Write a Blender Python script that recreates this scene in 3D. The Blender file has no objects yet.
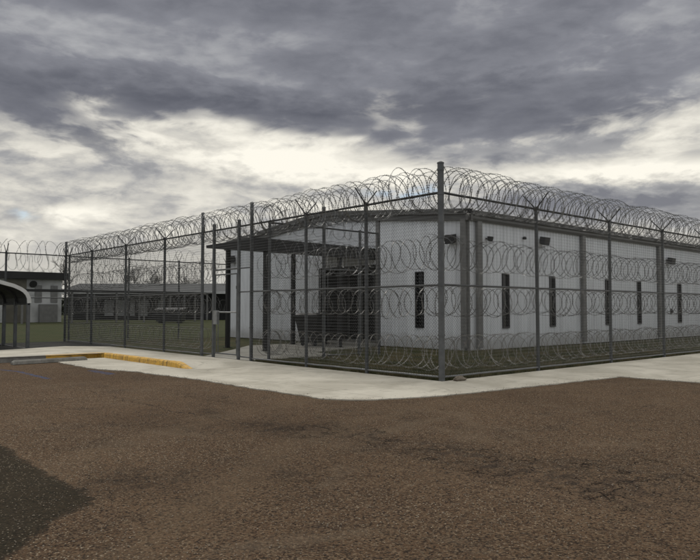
import bpy, math, random
import numpy as np
from mathutils import Vector, Matrix
R = math.radians
S = bpy.context.scene
COL = S.collection

# ------------------------------------------------------------------ camera
# world frame: the corner post of the fence is the origin, the fence runs along +X and +Y
cam_d = bpy.data.cameras.new('camera')
cam = bpy.data.objects.new('camera', cam_d); COL.objects.link(cam)
cam.location = (-10.0, -8.565, 1.40)
cam.rotation_euler = (R(90 + 2.475), 0, R(-41.67))
cam_d.sensor_width = 36; cam_d.lens = 34.51
cam_d.clip_start = 0.1; cam_d.clip_end = 3000
S.camera = cam

# ------------------------------------------------------------------ sky
W = bpy.data.worlds.new('World'); S.world = W; W.use_nodes = True
W.cycles.sampling_method = 'MANUAL'; W.cycles.sample_map_resolution = 512
nt = W.node_tree; nt.nodes.clear()

class NG:
    """small helper for node expressions"""
    def __init__(s, tree): s.t = tree
    def node(s, kind, **kw):
        n = s.t.nodes.new(kind)
        for k, v in kw.items(): setattr(n, k, v)
        return n
    def put(s, sock, v):
        if hasattr(v, 'is_output') or isinstance(v, bpy.types.NodeSocket): s.t.links.new(v, sock)
        else:
            if isinstance(v, (tuple, list)) and len(v) == 3 and sock.type == 'RGBA': v = (*v, 1)
            sock.default_value = v
    def m(s, op, a, b=0.0, c=None, clamp=False):
        n = s.node('ShaderNodeMath', operation=op, use_clamp=clamp)
        s.put(n.inputs[0], a); s.put(n.inputs[1], b)
        if c is not None: s.put(n.inputs[2], c)
        return n.outputs[0]
    def add(s, a, b): return s.m('ADD', a, b)
    def sub(s, a, b): return s.m('SUBTRACT', a, b)
    def mul(s, a, b): return s.m('MULTIPLY', a, b)
    def div(s, a, b): return s.m('DIVIDE', a, b)
    def clamp(s, a): return s.m('ADD', a, 0.0, clamp=True)
    def ramp(s, v, lo, hi, a=0.0, b=1.0, smooth=True):
        n = s.node('ShaderNodeMapRange', interpolation_type='SMOOTHSTEP' if smooth else 'LINEAR')
        s.put(n.inputs[0], v); s.put(n.inputs[1], lo); s.put(n.inputs[2], hi); s.put(n.inputs[3], a); s.put(n.inputs[4], b)
        return n.outputs[0]
    def noise(s, vec, scale, detail=4, rough=.55, dist=0.0, lac=2.0):
        n = s.node('ShaderNodeTexNoise')
        if vec is not None: s.put(n.inputs['Vector'], vec)
        s.put(n.inputs['Scale'], scale); s.put(n.inputs['Detail'], detail); s.put(n.inputs['Roughness'], rough)
        s.put(n.inputs['Distortion'], dist); s.put(n.inputs['Lacunarity'], lac)
        return n.outputs[0]
    def voro(s, vec, scale, feature='F1', out=0, rand=1.0):
        n = s.node('ShaderNodeTexVoronoi', feature=feature)
        if vec is not None: s.put(n.inputs['Vector'], vec)
        s.put(n.inputs['Scale'], scale); s.put(n.inputs['Randomness'], rand)
        return n.outputs[out]
    def mix(s, f, a, b, mode='MIX'):
        n = s.node('ShaderNodeMix', data_type='RGBA', blend_type=mode)
        s.put(n.inputs[0], f); s.put(n.inputs[6], a); s.put(n.inputs[7], b)
        return n.outputs[2]
    def xyz(s, v):
        n = s.node('ShaderNodeSeparateXYZ'); s.put(n.inputs[0], v); return n.outputs
    def comb(s, x, y, z):
        n = s.node('ShaderNodeCombineXYZ'); s.put(n.inputs[0], x); s.put(n.inputs[1], y); s.put(n.inputs[2], z); return n.outputs[0]
    def blob(s, x, y, cx, cy, rx, ry):
        dx = s.div(s.sub(x, cx), rx); dy = s.div(s.sub(y, cy), ry)
        d = s.add(s.mul(dx, dx), s.mul(dy, dy))
        return s.m('EXPONENT', s.mul(d, -1.0))

g = NG(nt)
tc = g.node('ShaderNodeTexCoord').outputs['Generated']
dx_, dy_, dz_ = g.xyz(tc)
# heading-relative azimuth (degrees, + = clockwise) and elevation (degrees)
HEAD = 48.33                      # bearing of the view in the XY plane, degrees from +X
az = g.mul(g.m('ARCTAN2', dy_, dx_), 57.2958)
az = g.sub(HEAD, az)
el = g.mul(g.m('ARCSINE', dz_), 57.2958)
n1 = g.noise(g.comb(g.mul(az, .075), g.mul(el, .25), 1.7), 1.0, 3, .5, .0)
wq = g.mul(g.sub(n1, .5), 1.6)
n2 = g.noise(g.comb(g.add(g.mul(az, .20), wq), g.add(g.mul(el, .56), wq), 4.2), 1.0, 5, .56, 0.0)
n3 = g.noise(g.comb(g.add(g.mul(az, .50), wq), g.mul(el, 1.25), 9.1), 1.0, 4, .6)
s1 = g.ramp(n1, .36, .64, -.5, .5); s2 = g.ramp(n2, .36, .63, -.5, .5); s3 = g.ramp(n3, .34, .66, -.5, .5)
azel = g.comb(g.add(az, g.mul(s2, 1.2)), g.add(el, g.mul(s3, .35)), 0.0)
def B(px, py, rx, ry, k):
    """a feature of the cloud bank at a bearing and height given as offsets on a 671-unit view radius"""
    u = px-350; cx = math.degrees(math.atan(u/671)); cy = math.degrees(math.atan((309-py)/math.hypot(671, u)))
    k_ = 2.3
    n = g.node('ShaderNodeVectorMath', operation='MULTIPLY_ADD'); sx, sy = 11.7/(rx*k_), 11.7/(ry*k_)
    nt.links.new(azel, n.inputs[0]); n.inputs[1].default_value = (sx, sy, 0); n.inputs[2].default_value = (-cx*sx, -cy*sy, 0)
    t_ = g.node('ShaderNodeTexGradient', gradient_type='QUADRATIC_SPHERE'); nt.links.new(n.outputs[0], t_.inputs[0])
    return g.mul(t_.outputs[1], k*1.15)
# lower edge of the dark deck
edge = g.add(15.3, g.add(g.mul(s1, 3.4), g.mul(s2, 1.7)))
for b in [(120, 115, 110, 30, -.2), (460, 135, 130, 40, -2.8), (690, 120, 60, 70, 2.5), (250, 140, 60, 30, .1)]: edge = g.add(edge, B(*b))
dark = g.ramp(g.sub(el, edge), -1.9, 1.9)
tone = g.add(.62, g.add(g.mul(s1, .20), g.add(g.mul(s2, .25), g.mul(s3, .15))))
for b in [(290, 158, 60, 14, .62), (130, 136, 40, 6, .26), (395, 172, 55, 9, .32), (45, 150, 40, 7, .20), (600, 172, 90, 7, .40), (690, 168, 30, 10, .3),
          (150, 172, 120, 9, -.18), (90, 195, 70, 6, -.12), (70, 212, 26, 6, .32), (200, 205, 60, 8, .14), (540, 200, 110, 11, -.48), (640, 205, 80, 12, -.50),
          (430, 148, 90, 9, -.22), (600, 140, 90, 14, -.34), (500, 150, 60, 10, -.2), (25, 235, 60, 9, .16), (320, 192, 60, 5, -.22), (680, 130, 30, 12, .22)]:
    tone = g.add(tone, B(*b))
tone = g.add(tone, g.mul(g.ramp(el, 7.0, 2.5), g.sub(.66, tone)))
tone = g.clamp(tone)
low_c = g.node('ShaderNodeValToRGB'); cr = low_c.color_ramp
cr.elements[0].position = 0; cr.elements[0].color = (.21, .215, .24, 1)
cr.elements[1].position = 1; cr.elements[1].color = (1.0, .96, .85, 1)
e = cr.elements.new(.38); e.color = (.38, .38, .385, 1)
e = cr.elements.new(.70); e.color = (.70, .675, .61, 1)
nt.links.new(tone, low_c.inputs[0])
dt = g.add(.42, g.add(g.mul(s1, .26), g.add(g.mul(s2, .15), g.mul(s3, .08))))
for b in [(110, 92, 150, 15, -.24), (300, 112, 120, 14, -.16), (480, 90, 120, 22, -.26), (420, 105, 60, 16, -.14), (150, 50, 120, 14, .16), (40, 10, 90, 20, .14), (520, 62, 70, 10, .22),
          (640, 20, 50, 18, .26), (690, 85, 40, 22, .40), (600, 120, 70, 14, -.10), (300, 30, 120, 10, .10), (250, 80, 60, 8, .12)]:
    dt = g.add(dt, B(*b))
dt = g.clamp(dt)
dk = g.node('ShaderNodeValToRGB'); cr = dk.color_ramp
cr.elements[0].position = 0; cr.elements[0].color = (.118, .124, .150, 1)
cr.elements[1].position = 1; cr.elements[1].color = (.54, .545, .55, 1)
e = cr.elements.new(.5); e.color = (.240, .246, .278, 1)
nt.links.new(dt, dk.inputs[0])
cloud = g.mix(dark, low_c.outputs[0], dk.outputs[0])
# overhead, out of view, the sky is brightened to light the ground
over = g.ramp(el, 30, 62)
cloud = g.mix(over, cloud, (1.18, 1.16, 1.12))
back = g.ramp(g.m('ABSOLUTE', g.m('WRAP', az, 180.0, -180.0)), 55, 120)
cloud = g.mix(g.mul(back, g.sub(1.0, over)), cloud, (.58, .60, .63))
# small gaps of clear sky
gap = g.mul(g.ramp(g.add(B(84, 210, 14, 7, 1.0), g.add(B(405, 192, 60, 9, 1.0), B(18, 214, 16, 8, .9))), .3, .9), g.ramp(n2, .52, .40))
gap = g.mul(gap, .75)
bg1 = g.node('ShaderNodeBackground'); bg1.inputs['Strength'].default_value = 1.0
nt.links.new(cloud, bg1.inputs['Color'])
sky = g.node('ShaderNodeTexSky', sky_type='NISHITA'); sky.sun_disc = False
SUN_EL = 48; SUN_AZ = 75         # bearing of the sun in the XY plane, degrees from +X
sky.sun_elevation = R(SUN_EL); sky.sun_rotation = R(90 - SUN_AZ)
bg2 = g.node('ShaderNodeBackground'); bg2.inputs['Strength'].default_value = 0.09
nt.links.new(sky.outputs[0], bg2.inputs['Color'])
ms = g.node('ShaderNodeMixShader')
nt.links.new(gap, ms.inputs[0]); nt.links.new(bg1.outputs[0], ms.inputs[1]); nt.links.new(bg2.outputs[0], ms.inputs[2])
ow = g.node('ShaderNodeOutputWorld'); nt.links.new(ms.outputs[0], ow.inputs['Surface'])

# ------------------------------------------------------------------ sun and exposure
sd = bpy.data.lights.new('sun', 'SUN'); sd.energy = 1.0; sd.angle = R(20); sd.color = (1, .96, .89)
so = bpy.data.objects.new('sun', sd); COL.objects.link(so)
v = Vector((math.cos(R(SUN_EL))*math.cos(R(SUN_AZ)), math.cos(R(SUN_EL))*math.sin(R(SUN_AZ)), math.sin(R(SUN_EL))))
so.rotation_euler = v.to_track_quat('Z', 'Y').to_euler(); so.location = (0, 0, 30)
S.view_settings.view_transform = 'Standard'; S.view_settings.look = 'None'
S.view_settings.exposure = 0; S.view_settings.gamma = 1; S.view_settings.use_curve_mapping = False
S.render.engine = 'CYCLES'
S.cycles.max_bounces = 4; S.cycles.diffuse_bounces = 2; S.cycles.glossy_bounces = 2; S.cycles.transparent_max_bounces = 8

random.seed(7)
rng = np.random.default_rng(11)

# ------------------------------------------------------------------ materials
def base_mat(name):
    m = bpy.data.materials.new(name); m.use_nodes = True
    t = m.node_tree; p = t.nodes['Principled BSDF']
    return m, NG(t), p
def bump(g, p, h, dist=.01, strength=1.0):
    n = g.node('ShaderNodeBump'); n.inputs['Strength'].default_value = strength; n.inputs['Distance'].default_value = dist
    g.put(n.inputs['Height'], h); g.t.links.new(n.outputs[0], p.inputs['Normal'])
def simple(name, c, rough=.6, metal=0, var=.25, scale=3, dirt=None, c2=None, bmp=0, spec=None):
    m, g, p = base_mat(name)
    tc = g.node('ShaderNodeTexCoord').outputs['Object']
    n = g.noise(tc, scale, 6, .6)
    f = g.ramp(n, .3, .7)
    c2 = c2 or tuple(x*(1-var) for x in c)
    col = g.mix(f, c2, c)
    if dirt:
        f2 = g.ramp(g.noise(tc, scale*2.7, 5, .7), .52, .72)
        col = g.mix(g.mul(f2, .6), col, dirt)
    g.put(p.inputs['Base Color'], col)
    p.inputs['Roughness'].default_value = rough; p.inputs['Metallic'].default_value = metal
    if spec is not None: p.inputs['Specular IOR Level'].default_value = spec
    if bmp: bump(g, p, g.noise(tc, scale*12, 4, .6), bmp)
    return m

M = {}
M['galv'] = simple('galvanised_steel', (.13, .135, .135), .55, .3, .35, 5, dirt=(.10, .095, .085))
M['galv_dark'] = simple('weathered_galvanised_steel', (.065, .067, .067), .6, .3, .35, 5)
M['galv_light'] = simple('bright_galvanised_steel', (.34, .345, .34), .5, .45, .3, 6)
M['wire'] = simple('galvanised_wire', (.075, .075, .072), .6, .2, .3, 2)
M['razor'] = simple('razor_ribbon_steel', (.26, .26, .25), .30, .8, .6, 1.3, dirt=(.07, .06, .05))
M['black'] = simple('black_metal', (.02, .02, .021), .5, .0, .3, 4)
M['dark_trim'] = simple('dark_grey_painted_trim', (.19, .187, .175), .55, 0, .3, 3)
M['fascia'] = simple('grey_brown_roof_trim', (.11, .107, .10), .5, 0, .25, 2)
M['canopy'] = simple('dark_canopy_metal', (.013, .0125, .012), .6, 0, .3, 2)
M['roofmetal'] = simple('grey_roof_sheet', (.065, .068, .068), .8, .0, .3, 1)
M['glass'] = simple('dark_window_glass', (.008, .009, .010), .12, 0, .3, 1)
M['curbgrey'] = simple('weathered_concrete_grey', (.27, .26, .23), .9, 0, .35, 4, dirt=(.07, .065, .055), bmp=.004)
M['stop'] = simple('wheel_stop_concrete', (.25, .24, .21), .9, 0, .35, 5, dirt=(.06, .055, .05), bmp=.004)
M['razor_dull'] = simple('razor_ribbon_pale', (.36, .345, .31), .5, .3, .5, 1.3, dirt=(.15, .12, .09))  # paler, rougher ribbon for the lowest coils
M['razor_mid'] = simple('razor_ribbon_grey', (.27, .265, .25), .35, .6, .6, 1.3, dirt=(.10, .09, .07))
M['rock'] = simple('broken_concrete', (.25, .21, .16), .9, 0, .4, 20, bmp=.01)
M['bark'] = simple('grey_bark', (.075, .066, .058), .9, 0, .4, 2)
M['white_fascia'] = simple('white_painted_steel', (.56, .56, .54), .45, 0, .15, 3)
M['underside'] = simple('carport_sheet', (.05, .05, .05), .6, .0, .2, 3)
M['bin'] = simple('black_plastic', (.013, .013, .014), .5, 0, .3, 6)
M['lens'] = simple('frosted_lamp_lens', (.25, .26, .26), .25, 0, .2, 9)
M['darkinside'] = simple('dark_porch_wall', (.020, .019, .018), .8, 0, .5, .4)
M['farwall'] = simple('pale_stucco_wall', (.55, .55, .53), .8, 0, .3, .5, dirt=(.16, .16, .15))
M['tanwall'] = simple('tan_block_wall', (.13, .12, .09), .85, 0, .3, 1)
M['shrub'] = simple('dark_evergreen_leaf', (.045, .055, .03), .8, 0, .5, 3)

def mat_panel():
    m, g, p = base_mat('white_metal_wall_panel')
    tc = g.node('ShaderNodeTexCoord').outputs['Object']
    x, y, z = g.xyz(tc)
    streaks = g.noise(g.comb(g.mul(x, 2.2), g.mul(y, 2.2), g.mul(z, .16)), 1.5, 5, .6)
    splash = g.ramp(g.add(z, g.mul(g.noise(tc, 2.2, 4), -.6)), -.15, .35, 1, 0)
    col = g.mix(g.ramp(streaks, .35, .75), (.74, .755, .765), (.58, .59, .60))
    col = g.mix(g.mul(splash, .55), col, (.27, .26, .23))
    g.put(p.inputs['Base Color'], col); p.inputs['Roughness'].default_value = .45
    return m
M['panel'] = mat_panel()

def mat_asphalt():
    m, g, p = base_mat('brown_chip_seal_asphalt')
    tc = g.node('ShaderNodeTexCoord').outputs['Object']
    x, y, z = g.xyz(tc)
    stone = g.node('ShaderNodeTexVoronoi'); g.put(stone.inputs['Vector'], tc); stone.inputs['Scale'].default_value = 78
    d, c = stone.outputs[0], stone.outputs[1]
    cr_, cg_, cb_ = g.xyz(c)
    big = g.noise(tc, .28, 4, .55, .4)
    mid = g.noise(tc, 1.6, 5, .65)
    fine = g.noise(tc, 26, 3, .75)
    col = g.mix(g.ramp(big, .35, .66), (.110, .070, .042), (.155, .101, .061))
    col = g.mix(g.mul(g.ramp(mid, .50, .72), .55), col, (.046, .035, .027))
    col = g.mix(g.mul(g.ramp(mid, .48, .25), .35), col, (.135, .095, .062))
    # individual chips: dark, tan, and a few pale ones
    col = g.mix(g.mul(g.ramp(cr_, .38, .85), .85), col, (.026, .020, .016))
    col = g.mix(g.mul(g.ramp(cg_, .66, .95), .62), col, (.23, .170, .110))
    pale = g.mul(g.ramp(cb_, .925, .965), g.ramp(d, .62, .35))
    col = g.mix(g.mul(pale, .9), col, (.40, .34, .25))
    col = g.mix(g.mul(g.ramp(fine, .52, .72), .55), col, (.045, .036, .030))
    wornm = g.mul(g.ramp(g.noise(tc, .8, 4, .6, 1.0), .55, .70), .38)
    col = g.mix(wornm, col, (.165, .125, .085))
    # worn, stained belts where the surface is breaking up
    wv = g.noise(tc, 1.3, 4, .6)
    xw = g.add(x, g.mul(g.sub(wv, .5), .9)); yw = g.add(y, g.mul(g.sub(g.noise(tc, 1.1, 4, .6, .0), .5), .9))
    belt = None
    for b in [(-5.0, -2.5, .42, .55, .8), (-4.9, -3.5, .30, .8, .7), (-4.85, -4.7, .38, 1.0, .85), (-4.9, -5.7, .45, .9, .9), (-4.1, -5.8, .6, .6, .45),
              (-3.7, -2.6, .16, 1.8, .3), (-6.3, -1.0, .35, .9, .35), (-4.6, 1.2, .35, 1.4, .35), (-6.6, -4.2, .35, .6, .35)]:
        q = g.mul(g.blob(xw, yw, *b[:4]), b[4]); belt = q if belt is None else g.add(belt, q)
    belt = g.clamp(belt)
    ck = g.voro(g.comb(g.add(xw, g.mul(fine, .16)), g.add(yw, g.mul(fine, .12)), 0.0), 2.4, 'DISTANCE_TO_EDGE')
    ck2 = g.voro(g.comb(g.add(xw, g.mul(fine, .08)), yw, 0.0), 5.5, 'DISTANCE_TO_EDGE')
    crack = g.mul(g.add(g.ramp(ck, .022, .0), g.mul(g.ramp(ck2, .035, .0), .5)), g.ramp(g.noise(tc, 3.1, 5, .7), .42, .60))
    rag = g.ramp(g.noise(tc, 5.0, 6, .75), .42, .62)
    col = g.mix(g.clamp(g.mul(belt, g.add(.10, g.mul(rag, .55)))), col, (.034, .028, .024))
    crk = g.clamp(g.mul(crack, g.ramp(belt, .10, .5)))
    col = g.mix(g.mul(crk, .8), col, (.020, .017, .015))
    # broad tyre-worn arcs and old wet stains
    arc = g.m('ABSOLUTE', g.sub(g.m('SQRT', g.add(g.mul(g.add(xw, 1.0), g.add(xw, 1.0)), g.mul(g.add(yw, 12.0), g.add(yw, 12.0)))), 10.2))
    arc2 = g.m('ABSOLUTE', g.sub(g.m('SQRT', g.add(g.mul(g.add(xw, 1.0), g.add(xw, 1.0)), g.mul(g.add(yw, 12.0), g.add(yw, 12.0)))), 11.9))
    col = g.mix(g.mul(g.add(g.ramp(arc, .38, .0), g.ramp(arc2, .38, .0)), .26), col, (.155, .112, .072))
    dsp = g.add(g.blob(xw, yw, -5.25, -.35, .16, .35), g.add(g.blob(xw, yw, -5.35, -1.9, .28, .6), g.blob(xw, yw, -7.6, -3.2, .5, .5)))
    col = g.mix(g.clamp(g.mul(dsp, g.add(.25, g.mul(rag, .5)))), col, (.026, .021, .017))
    # one long crack with a thin branch, off the belts
    lw = g.m('ABSOLUTE', g.sub(xw, g.add(-5.55, g.mul(yw, -.06))))
    lng = g.mul(g.ramp(lw, .020, .003), g.mul(g.ramp(yw, -2.5, -1.0), g.ramp(yw, 5.0, 3.6)))
    col = g.mix(g.mul(lng, .7), col, (.02, .017, .015))
    # worn blue bay markings
    l1 = g.m('ABSOLUTE', g.sub(x, g.add(-5.50, g.mul(g.m('MAXIMUM', g.sub(y, 7.6), 0.0), -.22))))
    l1 = g.mul(g.ramp(l1, .075, .045), g.mul(g.ramp(y, 5.5, 5.7), g.ramp(y, 9.6, 9.4)))
    l2 = g.mul(g.ramp(g.m('ABSOLUTE', g.add(x, 4.17)), .12, .08), g.mul(g.ramp(y, 5.6, 5.8), g.ramp(y, 7.0, 6.8)))
    wr = g.ramp(g.noise(tc, 7.0, 5, .8), .40, .60)
    col = g.mix(g.mul(g.clamp(g.add(l1, l2)), g.mul(wr, .85)), col, (.055, .095, .20))
    # darker, greener repair at the near left with a crumbled edge
    en = g.mul(g.sub(g.noise(tc, 2.2, 5, .7), .5), .42); ew = g.mul(g.sub(fine, .5), .12); en = g.add(en, ew)
    pa = g.ramp(g.add(g.sub(-8.07, x), en), -.03, .05)
    pb_ = g.ramp(g.add(g.add(g.mul(g.add(x, 8.13), -.70), g.mul(g.add(y, 3.62), .72)), en), -.03, .05)
    pc = g.ramp(g.add(g.sub(-.2, y), g.mul(en, 2.0)), -.3, .3)
    pm = g.m('MINIMUM', g.m('MINIMUM', pa, pb_), pc)
    pcol = g.mix(g.sub(.80, g.mul(pale, .5)), col, (.020, .020, .014))
    col = g.mix(g.mul(pm, .95), col, pcol)
    rim = g.mul(g.mul(pm, g.sub(1.0, pm)), 3.0)
    col = g.mix(g.mul(g.clamp(rim), .5), col, (.025, .021, .017))
    g.put(p.inputs['Base Color'], col); p.inputs['Roughness'].default_value = 1.0
    p.inputs['Specular IOR Level'].default_value = .08
    h = g.add(g.mul(g.sub(1.0, d), .6), g.add(g.mul(fine, .9), g.mul(crk, -2.0)))
    bump(g, p, h, .018, 1.0)
    return m
M['asphalt'] = mat_asphalt()

def mat_concrete(name='pale_concrete', a=(.56, .525, .44), b=(.38, .352, .285), joints=True):
    m, g, p = base_mat(name)
    tc = g.node('ShaderNodeTexCoord').outputs['Object']
    x, y, z = g.xyz(tc)
    col = g.mix(g.ramp(g.noise(tc, .7, 6, .65, .4), .35, .68), a, b)
    col = g.mix(g.mul(g.ramp(g.noise(tc, 2.6, 7, .72, .8), .53, .70), .55), col, tuple(q*.62 for q in b))
    col = g.mix(g.mul(g.ramp(g.noise(g.comb(g.mul(x, .8), g.mul(y, 4.5), 0.0), 1.4, 5, .6), .58, .72), .25), col, (.25, .21, .16))
    col = g.mix(g.mul(g.ramp(g.noise(tc, 90, 3, .7), .5, .75), .3), col, (.27, .25, .21))
    spots = g.mul(g.ramp(g.voro(tc, 3.3), .055, .03), g.ramp(g.noise(tc, 1.2, 3), .48, .58))
    col = g.mix(g.mul(spots, .85), col, (.06, .05, .04))
    if joints:
        wx = g.add(x, g.mul(g.noise(tc, 4, 3), .02)); wy = g.add(y, g.mul(g.noise(tc, 4, 3), .02))
        fx = g.m('ABSOLUTE', g.sub(g.m('FRACT', g.div(g.add(wx, 200.2), 3.35)), .5))
        fy = g.m('ABSOLUTE', g.sub(g.m('FRACT', g.div(g.add(wy, 201.1), 3.05)), .5))
        j = g.m('MAXIMUM', g.ramp(fx, .494, .498), g.ramp(fy, .494, .498))
        col = g.mix(g.mul(j, .4), col, (.13, .115, .09))
    g.put(p.inputs['Base Color'], col); p.inputs['Roughness'].default_value = .9; p.inputs['Specular IOR Level'].default_value = .3
    bump(g, p, g.noise(tc, 60, 4, .7), .003, .6)
    return m
M['concrete'] = mat_concrete()
M['walk'] = mat_concrete('old_walk_concrete', (.32, .31, .27), (.22, .21, .18))

def mat_yellow():
    m, g, p = base_mat('worn_yellow_kerb_paint')
    tc = g.node('ShaderNodeTexCoord').outputs['Object']
    x, y, z = g.xyz(tc)
    col = g.mix(g.ramp(g.noise(tc, 1.8, 5, .6), .3, .7), (.72, .42, .06), (.60, .35, .07))
    wear = g.ramp(g.noise(g.comb(x, g.mul(y, 1.6), g.mul(z, 3.0)), 4.5, 7, .8), .50, .60)
    col = g.mix(g.mul(wear, .5), col, (.16, .12, .07))
    st = g.ramp(g.noise(g.comb(0.0, g.mul(y, 4.5), g.mul(z, .2)), 2.2, 5, .75), .50, .62)
    col = g.mix(g.mul(st, .75), col, (.05, .04, .03))
    cr = g.blob(y, z, 11.15, .05, .22, .2)
    col = g.mix(g.ramp(g.add(cr, g.mul(g.sub(g.noise(tc, 9, 4), .5), .8)), .35, .6), col, (.025, .02, .018))
    g.put(p.inputs['Base Color'], col); p.inputs['Roughness'].default_value = .7
    bump(g, p, g.noise(tc, 25, 5, .7), .006)
    return m
M['yellow'] = mat_yellow()

def mat_ground(name, a, b, c, sc=1.0, fine_s=22):
    m, g, p = base_mat(name)
    tc = g.node('ShaderNodeTexCoord').outputs['Object']
    col = g.mix(g.ramp(g.noise(tc, .5*sc, 6, .65), .35, .65), a, b)
    col = g.mix(g.mul(g.ramp(g.noise(tc, fine_s, 6, .75), .45, .65), .8), col, c)
    g.put(p.inputs['Base Color'], col); p.inputs['Roughness'].default_value = .95; p.inputs['Specular IOR Level'].default_value = .15
    bump(g, p, g.noise(tc, fine_s, 6, .75), .05, .8)
    return m
M['grass'] = mat_ground('short_winter_grass', (.042, .052, .019), (.085, .070, .034), (.014, .016, .008), 2.2, 15)
M['fargrass'] = mat_ground('green_lawn', (.044, .056, .017), (.066, .066, .026), (.016, .020, .008), .8, 8)
M['gravel'] = mat_ground('dark_wet_gravel', (.055, .055, .05), (.085, .082, .075), (.022, .022, .02), 2, 34)
def mat_blade():
    m, g, p = base_mat('grass_blade')
    tc = g.node('ShaderNodeTexCoord').outputs['Object']
    col = g.mix(g.ramp(g.noise(tc, 1.1, 6, .7), .35, .65), (.050, .064, .020), (.190, .155, .080))
    g.put(p.inputs['Base Color'], col); p.inputs['Roughness'].default_value = .8
    return m
M['blade'] = mat_blade()

# ------------------------------------------------------------------ mesh helpers
class MB:
    def __init__(s): s.v = []; s.f = []; s.n = 0
    def add(s, vs, fs):
        vs = np.asarray(vs, float).reshape(-1, 3)
        s.v.append(vs); s.f += [tuple(int(i)+s.n for i in f) for f in fs]; s.n += len(vs); return s
    def box(s, x0, x1, y0, y1, z0, z1, b=0.0):
        if x0 > x1: x0, x1 = x1, x0
        if y0 > y1: y0, y1 = y1, y0
        if b <= 0:
            vs = [(x, y, z) for z in (z0, z1) for (x, y) in ((x0, y0), (x1, y0), (x1, y1), (x0, y1))]
            return s.add(vs, [(3, 2, 1, 0), (4, 5, 6, 7), (0, 1, 5, 4), (1, 2, 6, 5), (2, 3, 7, 6), (3, 0, 4, 7)])
        pts = [(x0+b, y0), (x1-b, y0), (x1, y0+b), (x1, y1-b), (x1-b, y1), (x0+b, y1), (x0, y1-b), (x0, y0+b)]
        return s.prism(pts, z0, z1)
    def prism(s, poly, z0, z1):
        n = len(poly)
        a = sum(poly[i][0]*poly[(i+1) % n][1]-poly[(i+1) % n][0]*poly[i][1] for i in range(n))
        if a < 0: poly = poly[::-1]
        vs = [(x, y, z0) for x, y in poly]+[(x, y, z1) for x, y in poly]
        return s.add(vs, [tuple(range(n-1, -1, -1)), tuple(range(n, 2*n))]+[(i, (i+1) % n, n+(i+1) % n, n+i) for i in range(n)])
    def sweep(s, prof, axis_pts):
        """prof: closed list of 3D offsets, swept between two points"""
        a, b = [np.array(p, float) for p in axis_pts]; pr = np.array(prof, float); n = len(pr)
        vs = np.vstack([pr+a, pr+b])
        return s.add(vs, [tuple(range(n-1, -1, -1)), tuple(range(n, 2*n))]+[(i, (i+1) % n, n+(i+1) % n, n+i) for i in range(n)])
    def tube(s, pts, r, n=8, cap=True, closed=False):
        P = np.array(pts, float); m = len(P)
        rr = np.full(m, r) if np.isscalar(r) else np.array(r, float)
        T = np.gradient(P, axis=0) if not closed else (np.roll(P, -1, 0)-np.roll(P, 1, 0))
        T /= np.linalg.norm(T, axis=1)[:, None]+1e-12
        ref = np.array([0, 0, 1.]) if abs(T[:, 2]).mean() < .8 else np.array([1., 0, 0])
        U = np.cross(T, ref); U /= np.linalg.norm(U, axis=1)[:, None]+1e-9; V = np.cross(T, U)
        a = np.arange(n)*2*math.pi/n+math.pi/4
        vs = P[:, None, :]+rr[:, None, None]*(np.cos(a)[None, :, None]*U[:, None, :]+np.sin(a)[None, :, None]*V[:, None, :])
        fs = []
        last = m if closed else m-1
        for i in range(last):
            j = (i+1) % m
            for k in range(n): fs.append((i*n+k, i*n+(k+1) % n, j*n+(k+1) % n, j*n+k))
        if cap and not closed: fs += [tuple(range(n-1, -1, -1)), tuple(range((m-1)*n, m*n))]
        return s.add(vs.reshape(-1, 3), fs)
    def ring(s, c, r, rt, n=24, k=6, axis='z'):
        a = np.arange(n)*2*math.pi/n; z = a*0
        P = {'z': np.stack([np.cos(a)*r, np.sin(a)*r, z], 1), 'x': np.stack([z, np.cos(a)*r, np.sin(a)*r], 1), 'y': np.stack([np.cos(a)*r, z, np.sin(a)*r], 1)}[axis]
        return s.tube(P+np.array(c), rt, k, closed=True)
    def mesh(s, name, mat, smooth=False):
        me = bpy.data.meshes.new(name)
        V = np.vstack(s.v) if s.v else np.zeros((0, 3))
        me.from_pydata(V.tolist(), [], s.f); me.update()
        me.materials.append(M[mat] if isinstance(mat, str) else mat)
        if smooth:
            me.shade_smooth()
            try: me.set_sharp_from_angle(angle=R(40))
            except Exception: pass
        return me
    def build(s, name, mat, parent=None, smooth=False, org=None):
        """vertices are given in the parent's frame (or in world when org is given as the parent's location)"""
        if org is not None: s.v = [a-np.array(org, float) for a in s.v]
        o = bpy.data.objects.new(name, s.mesh(name, mat, smooth)); COL.objects.link(o)
        if parent is not None: o.parent = parent
        return o

def empty(name, label, cat, loc=(0, 0, 0), rz=0, group=None):
    o = bpy.data.objects.new(name, None); COL.objects.link(o); o.empty_display_size = .2
    o.location = loc; o.rotation_euler = (0, 0, rz); tag(o, label, cat, group); return o
def tag(o, label=None, cat=None, group=None, kind=None):
    if label: o['label'] = label
    if cat: o['category'] = cat
    if group: o['group'] = group
    if kind: o['kind'] = kind
    return o
def inst(me, name, parent, loc=(0, 0, 0), rz=0):
    o = bpy.data.objects.new(name, me); COL.objects.link(o); o.parent = parent; o.location = loc; o.rotation_euler = (0, 0, rz); return o
def copy_tree(o, parent=None):
    c = o.copy(); COL.objects.link(c); c.parent = parent
    for ch in list(o.children): copy_tree(ch, c)
    return c

# ================================================================== GROUND
def sheet(name, poly, z, mat, label=None):
    mb = MB(); n = len(poly); mb.add([(x, y, z) for x, y in poly], [tuple(range(n))])
    me = mb.mesh(name, mat)
    if me.polygons[0].normal.z < 0: me.flip_normals()
    o = bpy.data.objects.new(name, me); COL.objects.link(o); o['kind'] = 'structure'
    return o
sheet('lawn', [(-600, -600), (900, -600), (900, 900), (-600, 900)], -.012, 'fargrass')
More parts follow.
